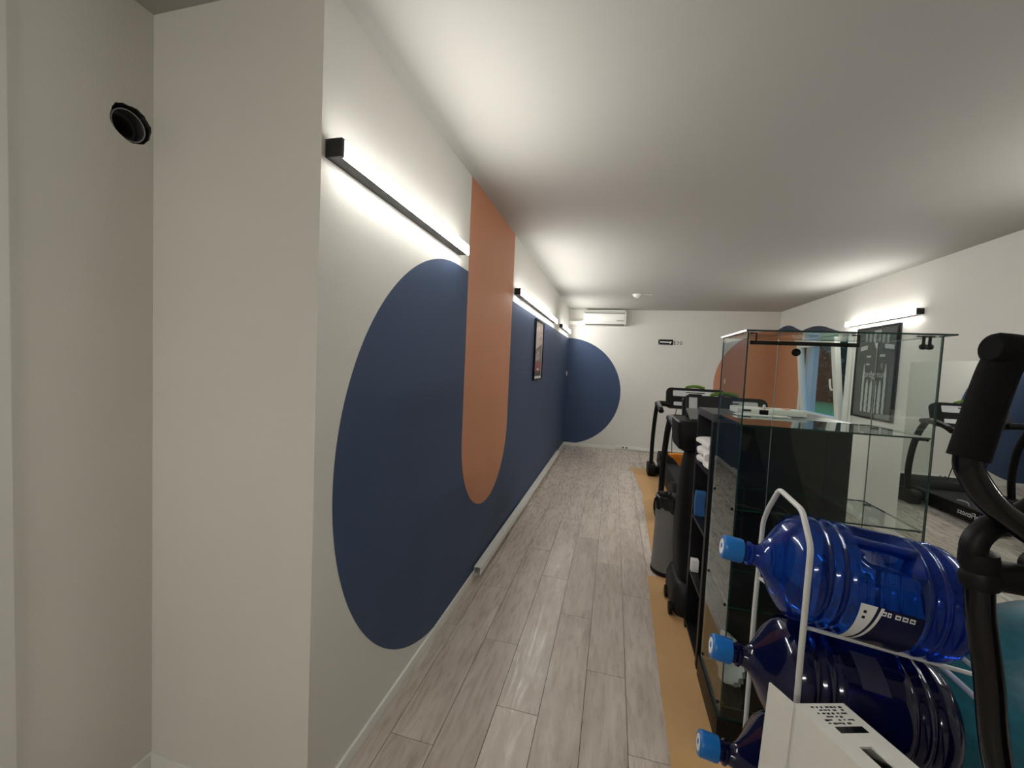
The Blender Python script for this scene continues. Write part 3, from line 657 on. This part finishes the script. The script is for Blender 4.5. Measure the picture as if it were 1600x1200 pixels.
# ================================================================== DARK SHELF UNIT
su = thing('shelf_unit', 'black-brown open shelf unit behind the glass cabinet', 'shelf', (.75, 2.26, Z0))
UX0, UX1, UY0, UY1, UH = .470, 1.035, 2.085, 2.455, 1.258
MB().box((UX0, UY0, Z0), (UX1, UY0 + .038, UH - .038)).build('side_panel', M_shelf, su, bevel=.0015)
MB().box((UX0, UY1 - .038, Z0), (UX1, UY1, UH - .038)).build('side_panel', M_shelf, su, bevel=.0015)
MB().box((UX0, UY0, UH - .0378), (UX1, UY1, UH)).build('top_panel', mat('laminate_top', (.050, .051, .055), .35), su, bevel=.0015)
for z in (.03, .335, .645, .950): MB().box((UX0 + .001, UY0 + .0382, z), (UX1 - .006, UY1 - .0382, z + .018)).build('shelf_board', M_shelf, su, bevel=.001)
MB().box((UX1 - .0058, UY0 + .0382, Z0), (UX1, UY1 - .0382, UH - .0382)).build('back_panel', M_shelf, su)
# towels in the upper cubby
def towel(z, h, x0, lab, dy):
    def fn(i, j):
        th = i * 2 * math.pi; y = 2.135 + dy + j * .25; cx, hw = x0 + .10, .10
        c, s = math.cos(th), math.sin(th); e = .5
        return (cx + hw * math.copysign(abs(c) ** e, c) + .006 * math.sin(y * 40 + z * 50), y, z + h / 2 + h / 2 * math.copysign(abs(s) ** .6, s) + .003 * math.sin(y * 30 + th))
    m_ = MB(); nu, nv = 24, 10; vs = [fn(i / nu, j / nv) for j in range(nv + 1) for i in range(nu)]
    fs = [(j * nu + i, j * nu + (i + 1) % nu, (j + 1) * nu + (i + 1) % nu, (j + 1) * nu + i) for j in range(nv) for i in range(nu)] + [tuple(range(nu - 1, -1, -1)), tuple(nv * nu + i for i in range(nu))]
    tag(m_.add(vs, fs).build('folded_towel', M_towel, smooth=True, origin=(x0 + .1, 2.26, z)), lab, 'towel', 'white towels folded in the shelf')
towel(.9722, .040, .466, 'lowest of three folded white towels on the dark shelf', 0)
towel(1.0185, .042, .456, 'middle of three folded white towels on the dark shelf', -.004)
towel(1.0672, .040, .462, 'top one of three folded white towels on the dark shelf', .003)
# blue cloth on lower shelf
tag(MB().grid(lambda u, v: (.476 - .004 * math.sin(v * 3.1), 2.375 + .035 * u, .6635 + .13 * v + .006 * math.sin(u * 9)), 8, 8, thick=(.05, 0, 0)).build('blue_cloth', M_bluecloth, smooth=True, origin=(.48, 2.35, .6635)), 'blue cloth standing in a lower shelf compartment', 'cloth')
tag(MB().box((.472, 2.36, .3545), (.51, 2.40, .42)).build('white_carton', M_white, bevel=.003, origin=(.48, 2.355, .3545)), 'small white carton in the lowest shelf compartments', 'carton')
# router on top
ro = thing('white_router', 'flat white router box on top of the dark shelf', 'router', (.74, 2.27, UH))
MB().box((.60, 2.20, UH + .002), (.90, 2.34, UH + .030)).build('casing', M_pvc, ro, bevel=.004)
MB().box((.625, 2.199, UH + .014), (.66, 2.202, UH + .024)).build('port', M_dark, ro)
MB().box((.72, 2.24, UH + .0302), (.76, 2.29, UH + .0315)).build('printed_mark', M_rust, ro); MB().box((.82, 2.24, UH + .0302), (.85, 2.29, UH + .0315)).build('printed_mark', M_rust, ro)
for x in (.61, .88):
    for y in (2.21, 2.33): MB().lathe([(.006, 0), (.006, .0021)], (x, y, UH), n=8).build('foot', M_dark, ro)
tag(MB().box((.575, 2.105, UH), (.80, 2.17, UH + .006)).build('white_leaflet', M_white, bevel=.001, origin=(.69, 2.14, UH)), 'thin white leaflet in front of the router', 'leaflet')

# ================================================================== GLASS DISPLAY CABINET
gc = thing('glass_cabinet', 'tall frameless glass display cabinet with glass shelves', 'cabinet', (.775, 1.87, Z0))
CX0, CX1, CY0, CY1, CT = .476, 1.076, 1.690, 2.040, 1.613
GM = [M_glass, M_edge]; gt = .005
MB().box((CX0 - .01, CY0 - .01, Z0), (CX1 + .01, CY1 + .01, .10)).build('plinth', M_shelf, gc, bevel=.002)
MB().pane((CX0 - .008, CY0 - .012, CT), (CX1 + .030, CY1 + .010, CT + .006)).build('top_sheet', GM, gc)
MB().pane((CX0, CY0, .1005), (CX0 + gt, CY1, CT - .0005)).build('side_sheet', GM, gc)
MB().pane((CX1 - gt, CY0, .1005), (CX1, CY1, CT - .0005)).build('side_sheet', GM, gc)
MB().pane((CX0 + gt + .0003, CY0, .1005), (CX1 - gt - .0003, CY0 + gt, CT - .0005)).build('front_sheet', [M_front, M_edge], gc)
MB().pane((CX0 + gt + .0003, CY1 - gt, .1005), (.698, CY1, CT - .0005)).build('rear_door', [M_front, M_edgel], gc)
MB().pane((.700, CY1 - gt, .1005), (CX1 - gt - .0003, CY1, CT - .0005)).build('rear_door', [M_front, M_edgel], gc)
for z in (1.262, .935, .550, .150):
    MB().pane((CX0 + gt + .001, CY0 + gt + .001, z - .006), (CX1 - gt - .001, CY1 - gt - .001, z)).build('glass_shelf', GM, gc)
    for y in (CY0 + .035, CY1 - .035):
        for x, d in ((CX0, -1), (CX1, 1)):
            MB().lathe([(.005, 0), (.0065, .002), (.005, .005)], (x, y, z - .011), (d, 0, 0), 12).build('shelf_clip', M_black, gc)
            MB().lathe([(.0045, 0), (.0045, .018)], (x - d * gt, y, z - .0108), (-d, 0, 0), 10).build('shelf_peg', M_black, gc)
MB().box((CX0 + .012, CY0 + gt + .001, 1.566), (.838, CY0 + gt + .012, 1.580)).build('top_rail', M_black, gc, bevel=.001)
for x in (.512, .842):
    MB().tube([(x - .022, CY0 + .02, CT - .004), (x, CY0 + .02, CT - .004), (x, CY0 + .02, 1.570)], .003, 8).build('rail_bracket', M_black, gc)
for x in (1.030, 1.048):
    MB().tube([(x, CY0 + .018, CT - .002), (x, CY0 + .018, 1.582)], .0045, 10).build('clamp_pin', M_black, gc)
    MB().lathe([(.004, -.008), (.010, -.005), (.010, .005), (.004, .008)], (x, CY0 + .018, 1.575), (0, 1, 0), 14).build('clamp_knob', M_black, gc)
MB().box((1.012, CY0 + .012, CT - .0045), (1.060, CY0 + .024, CT - .0008)).build('clamp_plate', M_black, gc)
MB().lathe([(.006, 0), (.014, .002), (.014, .008), (.006, .010)], (.638, CY0 - .0001, 1.540), (0, -1, 0), 18).build('door_knob', M_blackg, gc, smooth=True)
lk = MB().box((.534, CY0 - .012, 1.305), (.562, CY0 - .0005, 1.322)).build('lock_body', M_black, gc, bevel=.002)
MB().lathe([(.0045, 0), (.0045, .018), (.003, .020)], (.548, CY0 - .006, 1.3222), n=12).build('lock_cylinder', M_silver, lk, smooth=True)
# crumpled plastic bag on the lowest shelf
def pb(u, v):
    th = u * 2 * math.pi; ph = v * math.pi; r = 1 + .14 * math.sin(th * 3 + ph * 4) + .09 * math.sin(th * 7 + ph * 9)
    return (.545 + .055 * r * math.sin(ph) * math.cos(th), 1.86 + .12 * r * math.sin(ph) * math.sin(th), .235 + .082 * r * math.cos(ph) * (1 if v < .5 else .95))
pbm = MB().grid(pb, 28, 16)
tag(pbm.build('plastic_bag', mat('pale_plastic', (.42, .46, .44), .35, trans=.2), smooth=True, origin=(.545, 1.86, .152)), 'crumpled pale plastic bag at the bottom of the glass cabinet', 'plastic bag')
# navy curled sheets on the cabinet top
ZT = CT + .0062
def sheet(x0, x1, y0, y1, h, lab, skew, tail=0):
    def fn(u, v):
        x = x0 + (x1 - x0) * u; hh_ = h * math.sin(math.pi * min(1, max(0, (u - tail) / (1 - tail)))) if u > tail else 0
        return (x + skew * v, y0 + (y1 - y0) * v, ZT + .0005 + max(0, hh_) * (.12 + .88 * v))
    tag(MB().grid(fn, 26, 6, thick=(0, 0, .004)).build('foam_sheet', M_navysheet, smooth=True, origin=((x0 + x1) / 2, (y0 + y1) / 2, ZT)), lab, 'sheet', 'navy sheets on the glass cabinet')
sheet(.478, .80, 1.91, 2.03, .052, 'arched navy foam sheet at the back of the glass cabinet top', 0, .58)
sheet(.70, .87, 1.79, 1.90, .038, 'lower arched navy foam sheet on the glass cabinet top', .01, 0)

# ================================================================== BOTTLE RACK
rk = thing('bottle_rack', 'white wire rack holding water bottles in front of the glass cabinet', 'rack', (.58, 1.18, 0))
WR = .0065; FXx = .450
fp = [(FXx, 1.335, .0065), (FXx, 1.335, .76), (FXx, 1.32, 1.02), (FXx, 1.29, 1.07), (FXx, 1.223, 1.146), (FXx, 1.085, 1.136), (FXx, 1.030, 1.070), (FXx, 1.035, .80), (FXx, 1.035, .0065)]
def rounded(pts, r=.018, n=4):
    P = [Vector(p) for p in pts]; out = [P[0]]
    for i in range(1, len(P) - 1):
        a, b, c = P[i - 1], P[i], P[i + 1]; d1 = min(r, (a - b).length / 2); d2 = min(r, (c - b).length / 2)
        s_, e_ = b + (a - b).normalized() * d1, b + (c - b).normalized() * d2
        for k in range(n + 1):
            t = k / n; out.append((1 - t) ** 2 * s_ + 2 * t * (1 - t) * b + t * t * e_)
    return out + [P[-1]]
MB().tube(rounded(fp), WR, 10).build('front_frame', M_wire, rk, smooth=True)
BXx = .816
bp_ = [(BXx, 1.335, .0065), (BXx, 1.335, .76), (BXx, 1.05, .76), (BXx, 1.05, .0065)]
MB().tube(rounded(bp_), WR, 10).build('rear_frame', M_wire, rk, smooth=True)
A0 = Vector((.311, 1.190, .982)); B0 = Vector((.790, 1.168, .925)); AX = (B0 - A0).normalized()
SP = .274
for lev in range(4):
    dz = -SP * lev
    for y in (1.105, 1.265):
        def pt(x, off=0):
            t = (x - A0.x) / AX.x; return (x, y, A0.z + AX.z * t + dz - .1165 + off)
        pts = [Vector(q) for q in (pt(FXx), pt(FXx + .03), pt(.62), pt(.84))]; pts[0].y = 1.035 if y < 1.2 else 1.335
        pts = rounded(pts, .02)
        MB().tube(pts, .005, 8).build('rail', M_wire, rk, smooth=True)
    zb = Vector(pt(.84)); MB().tube([(.84, 1.105, zb.z), (.84, 1.265, zb.z)], .005, 8).build('cross_wire', M_wire, rk, smooth=True)
for y in (1.035, 1.335): MB().tube([(.40, y, .0065), (.86, y, .0065)], WR, 8).build('foot_bar', M_wire, rk, smooth=True)

RB = .133
def bottle_profile():
    P = [(.0245, .030), (.0245, .058), (.030, .062), (.030, .068), (.0245, .072), (.026, .083), (.036, .096), (.060, .113), (.088, .128), (.110, .143), (.124, .158), (.131, .176), (RB, .190)]
    h = .190
    def rib(h0):
        return [(RB, h0 - .012), (RB - .0045, h0 - .005), (RB - .006, h0), (RB - .0045, h0 + .005), (RB, h0 + .012)]
    P += rib(.206) + rib(.238)
    P += [(RB, .258)] + [(RB, .258 + .012 * i) for i in range(1, 10)]
    P += rib(.392) + rib(.424)
    P += [(RB, .442), (RB - .002, .458), (.124, .472), (.110, .482), (.085, .487), (.05, .484), (.002, .482)]
    return P
def bottle(k, label, m, handle):
    a = A0 + Vector((0, 0, -SP * k)); cap_dx = (0, -.012, -.028)[k]
    a = a + Vector((cap_dx, (-.0, -.012, -.02)[k], 0))
    t = thing('water_bottle', label, 'water bottle', tuple(a + AX * .25 - Vector((0, 0, RB))), group='large water bottles on the rack')
    hd_a = math.radians(-52) # towards camera and up
    def fn(r, h, q):
        if not handle or not (.262 < h < .372): return r
        d = (q - ANG + math.pi) % (2 * math.pi) - math.pi
        f = max(0, 1 - (abs(h - .317) / .055) ** 4) * max(0, 1 - (abs(d) / .55) ** 4)
        return r * (1 - .38 * f)
    # lathe frame: 'a' axis is up, 'b' = t x a
    up = (Vector((0, 0, 1)) - AX * AX.z).normalized(); bb = AX.cross(up)
    tocam = (Vector((0, 0, CAMH)) - (a + AX * .3)); tocam = (tocam - AX * tocam.dot(AX)).normalized()
    ANGcam = math.atan2(tocam.dot(bb), tocam.dot(up))
    ANG = ANGcam * .30
    bd = MB().lathe(bottle_profile(), a, AX, 72, fn=fn).build('body', m, t, smooth=True)
    if handle:
        rad = lambda q, r, h: a + AX * h + (up * math.cos(q) + bb * math.sin(q)) * r
        MB().tube([rad(ANG, .118, .250), rad(ANG, .118, .29), rad(ANG, .119, .33), rad(ANG, .118, .385)], [.018, .0155, .0155, .019], 14, flat=(.8, 1.1)).build('handle', m, t, smooth=True)
    cp = MB().lathe([(.0285, .0), (.031, .003), (.0315, .010), (.0315, .044), (.0305, .048), (.025, .0485)], a, AX, 36).build('cap', M_cap, t, smooth=True)
    MB().lathe([(.020, -.0012), (.020, -.0002)], a, AX, 28).build('cap_seal', M_white, cp)
    MB().lathe([(.007, -.0020), (.007, -.0013)], a + up * .002, AX, 12).build('seal_print', M_cap, cp)
    # paper label on the top bottle's camera side, low
    rad = lambda q, r, h: a + AX * h + (up * math.cos(q) + bb * math.sin(q)) * r
    sgn = 1 if ANGcam > 0 else -1
    def patch(h0, h1, q0, q1, r, nm, mm, par, slant=0):
        MB().grid(lambda u, v: rad(sgn * (q0 + (q1 - q0) * v), r, h0 + (h1 - h0) * u + slant * v), 6, 14).build(nm, mm, par)
    if k == 0:
        q0, q1 = math.radians(88), math.radians(152)
        lb = MB().grid(lambda u, v: rad(sgn * (q0 + (q1 - q0) * v), RB + .0012, .258 + .118 * u), 8, 16).build('label', M_lbl, t, smooth=True)
        MB().grid(lambda u, v: rad(sgn * (q0 + (q1 - q0) * v), RB + .0017, .258 + (.032 - .022 * v) * u), 4, 16).build('label_white', M_white, lb, smooth=True)
        MB().grid(lambda u, v: rad(sgn * (q0 + (q1 - q0) * v), RB + .0019, .258 + (.038 - .024 * v) + .006 * u), 2, 16).build('label_swoosh', M_white, lb, smooth=True)
        for i, (h0, wd) in enumerate(((.298, .009), (.309, .007), (.323, .010), (.336, .010), (.349, .010))):
            patch(h0, h0 + wd, math.radians(90.5), math.radians(95), RB + .002, 'label_icon', M_white, lb)
            patch(h0 + .002, h0 + wd - .002, math.radians(92), math.radians(93.6), RB + .0023, 'icon_mark', M_lbl, lb)
        for q in (94, 100): patch(.266, .272, math.radians(q), math.radians(q + 3), RB + .002, 'label_symbol', M_dark, lb)
        MB().grid(lambda u, v: rad(sgn * math.radians(137 + 7 * math.sin(v * 2 * math.pi) * u), RB + .002, .322 + .016 * math.cos(v * 2 * math.pi) * u), 3, 20).build('label_oval', M_pgrey, lb)
    if k == 1:
        lb = MB().grid(lambda u, v: rad(sgn * math.radians(20 + 34 * v), RB + .001, .275 + .055 * u + .01 * v), 4, 8).build('label', mat('reflection_grey', (.030, .030, .060), .3), t, smooth=True)  # faint reflection painted as a grey patch; this bottle has no label
    return t
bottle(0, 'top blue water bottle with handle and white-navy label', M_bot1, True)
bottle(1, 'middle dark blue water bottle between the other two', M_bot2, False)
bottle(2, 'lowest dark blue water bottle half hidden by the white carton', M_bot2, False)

# ================================================================== WHITE CARTON
d_ = .83
def campt(x, y, d): return Vector((0, 0, CAMH)) + (FX + RX * ((x - 800) / FPX) - UX * ((y - 600) / FPX)) * d
P0 = Vector((.398, .923, .781))
e3 = -Vector((.06, .05, .997)).normalized()
e1 = Vector((.385, -.92, .064)); e1 = (e1 - e3 * e1.dot(e3)).normalized(); e2 = e1.cross(e3); e2 = e2 if e2.x > 0 else -e2
cb = thing('cardboard_box', 'white cardboard box with printed label and hand hole below the bottles', 'box', (.5, .8, 0))
cw, cl, ch = .116, .34, .765; th_ = .004
def slab(o_, a, b, c, nm, par=cb, m=M_box): return MB().par(o_, a, b, c).build(nm, m, par)
slab(P0, e1 * cl, e3 * ch, e2 * th_, 'broad_side')
slab(P0 + e2 * (cw - th_), e1 * cl, e3 * ch, e2 * th_, 'broad_side')
slab(P0 + e2 * th_ + e1 * (cl - th_), e2 * (cw - 2 * th_), e3 * ch, e1 * th_, 'end_side')
slab(P0 + e2 * th_, e2 * (cw - 2 * th_), e3 * ch, e1 * th_, 'end_side')
slab(P0 + e2 * th_ + e1 * th_ + e3 * (ch - th_), e2 * (cw - 2 * th_), e1 * (cl - 2 * th_), e3 * th_, 'bottom')
# top with hand hole
hx0, hx1, hy0, hy1 = .098, .150, .040, .068
T0 = P0 + e2 * th_ + e1 * th_
def top_rect(u0, u1, v0, v1): return (P0 + e1 * u0 + e2 * v0, e1 * (u1 - u0), e2 * (v1 - v0), e3 * th_)
tp = MB()
for r_ in ((th_, hx0, th_, cw - th_), (hx1, cl - th_, th_, cw - th_), (hx0, hx1, th_, hy0), (hx0, hx1, hy1, cw - th_)): tp.par(*top_rect(*r_))
tpo = tp.build('top', M_box, cb)
MB().par(P0 + e1 * hx0 + e2 * (hy0 + .001) + e3 * .006, e1 * (hx1 - hx0), e2 * .028 + e3 * .018, e3 * .003).build('hand_hole_flap', M_box, tpo)
MB().par(P0 + e1 * .056 + e2 * .034 - e3 * .0004, e1 * .014, e2 * .062, e3 * .0004).build('printed_bar', M_lcd, tpo)
for r_ in range(6):
    for c_ in range(7):
        wd = random.uniform(.004, .0095)
        if random.random() < .2: continue
        MB().par(P0 + e1 * (.008 + r_ * .0078) + e2 * (.028 + c_ * .0105 + random.uniform(0, .002)) - e3 * .0004, e1 * random.uniform(.0022, .0042), e2 * wd, e3 * .0004).build('printed_mark', M_lcd, tpo)
MB().tube([P0 + e1 * .152 + e2 * .072 - e3 * .001, P0 + e1 * .156 + e2 * .080 - e3 * .001, P0 + e1 * .178 + e2 * .084 - e3 * .001], .0014, 6).build('torn_slit', M_lcd, tpo)
fl = Vector((-.0289, .0523, -.0023)); fl = (fl - e3 * fl.dot(e3)); 
slab(P0 - fl * .02, fl * .98, e3 * (ch * .95), (e3.cross(fl)).normalized() * -th_, 'end_flap')

# ================================================================== TEAL BALL
tb = thing('exercise_ball', 'large teal exercise ball on floor behind the bottle rack', 'ball', (1.50, 1.56, 0))
BR = .392
MB().lathe([(max(.001, BR * math.sin(a * math.pi / 40)), BR - BR * math.cos(a * math.pi / 40)) for a in range(0, 41)], (1.50, 1.56, 0.0), (.0, .0, 1), 64, fn=lambda r, h, q: r + .0012 * math.cos(h * 160)).build('shell', M_teal, tb, smooth=True)
MB().lathe([(.012, 0), (.012, .003)], (1.50 - .39, 1.56, .392), (-1, 0, 0), 16).build('valve_plug', M_white, tb)

# ================================================================== CROSS TRAINER AT THE RIGHT EDGE
ct = thing('cross_trainer', 'black cross trainer handlebars with foam grip at right picture edge', 'exercise machine', (.95, .45, 0))
g1 = bez([(.527, .712, 1.497), (.520, .715, 1.470), (.512, .718, 1.42), (.499, .719, 1.345)], 6)
gp = MB().tube(g1, [.021 + .0015 * (i / (len(g1) - 1)) for i in range(len(g1))], 20).build('foam_grip', M_rubber, ct, smooth=True)
g2 = bez([(.502, .706, 1.502), (.530, .711, 1.500), (.56, .716, 1.494), (.60, .71, 1.480), (.64, .69, 1.455), (.66, .66, 1.42)], 6)
MB().tube(g2, [.016, .021] + [.0225] * (len(g2) - 2), 20).build('foam_grip', M_rubber, ct, smooth=True)
b1 = bez([(.501, .720, 1.36), (.501, .720, 1.335), (.508, .720, 1.318), (.526, .718, 1.289), (.554, .718, 1.263), (.598, .717, 1.235), (.66, .715, 1.208), (.74, .70, 1.18), (.84, .62, 1.15)], 6)
MB().tube(b1, .0165, 18).build('handlebar', M_blackg, ct, smooth=True)
b2 = bez([(.74, .78, 1.345), (.672, .776, 1.312), (.601, .761, 1.264), (.565, .751, 1.248), (.540, .743, 1.230), (.531, .740, 1.210), (.536, .740, 1.188), (.541, .740, 1.165)], 6)
MB().tube(b2, .0155, 18).build('moving_arm', M_black, ct, smooth=True)
ps = bez([(.541, .740, 1.17), (.547, .740, 1.111), (.564, .739, 1.017), (.585, .737, .885), (.632, .722, .70), (.685, .69, .45), (.735, .62, .22)], 6)
MB().tube(ps, [.0165] * len(ps), 18).build('arm_post', M_blackg, ct, smooth=True)
MB().lathe([(.012, -.032), (.021, -.028), (.0225, -.010), (.019, 0), (.0225, .008), (.021, .024), (.012, .028)], (.541, .741, 1.176), (.1, 0, -1), 20).build('joint_collar', M_black, ct, smooth=True)
MB().tube(bez([(.548, .742, 1.172), (.60, .746, 1.168), (.66, .742, 1.160), (.76, .70, 1.13), (.84, .62, 1.10)]), [.020] * 25, 14, flat=(1.15, .8)).build('link_arm', M_black, ct, smooth=True)
MB().lathe([(.010, -.022), (.022, -.018), (.022, .018), (.010, .022)], (.625, .748, 1.188), (0, 1, .1), 20).build('pivot_knob', M_black, ct, smooth=True)
loft([(.02, .82, 1.30, -.05, .62), (.25, .80, 1.30, -.08, .64), (.60, .84, 1.24, .10, .62), (1.00, .88, 1.10, .40, .60), (1.20, .90, 1.05, .46, .60)], 'drive_housing', M_black, ct)
MB().tube(bez([(.72, .62, .22), (.80, .60, .20), (.9, .5, .22)]), .02, 12).build('pedal_arm', M_black, ct, smooth=True)
MB().box((.70, -.30, 0), (1.36, -.22, .019)).build('foot_bar', M_black, ct, bevel=.006); MB().box((.78, .54, 0), (1.36, .62, .0199)).build('foot_bar', M_black, ct, bevel=.006)
MB().box((.98, -.2195, .02), (1.06, -.052, .10)).build('frame_beam', M_black, ct, bevel=.006)

for o_ in list(bpy.data.objects):
    for key in ('_org', '_local'):
        if key in o_: del o_[key]
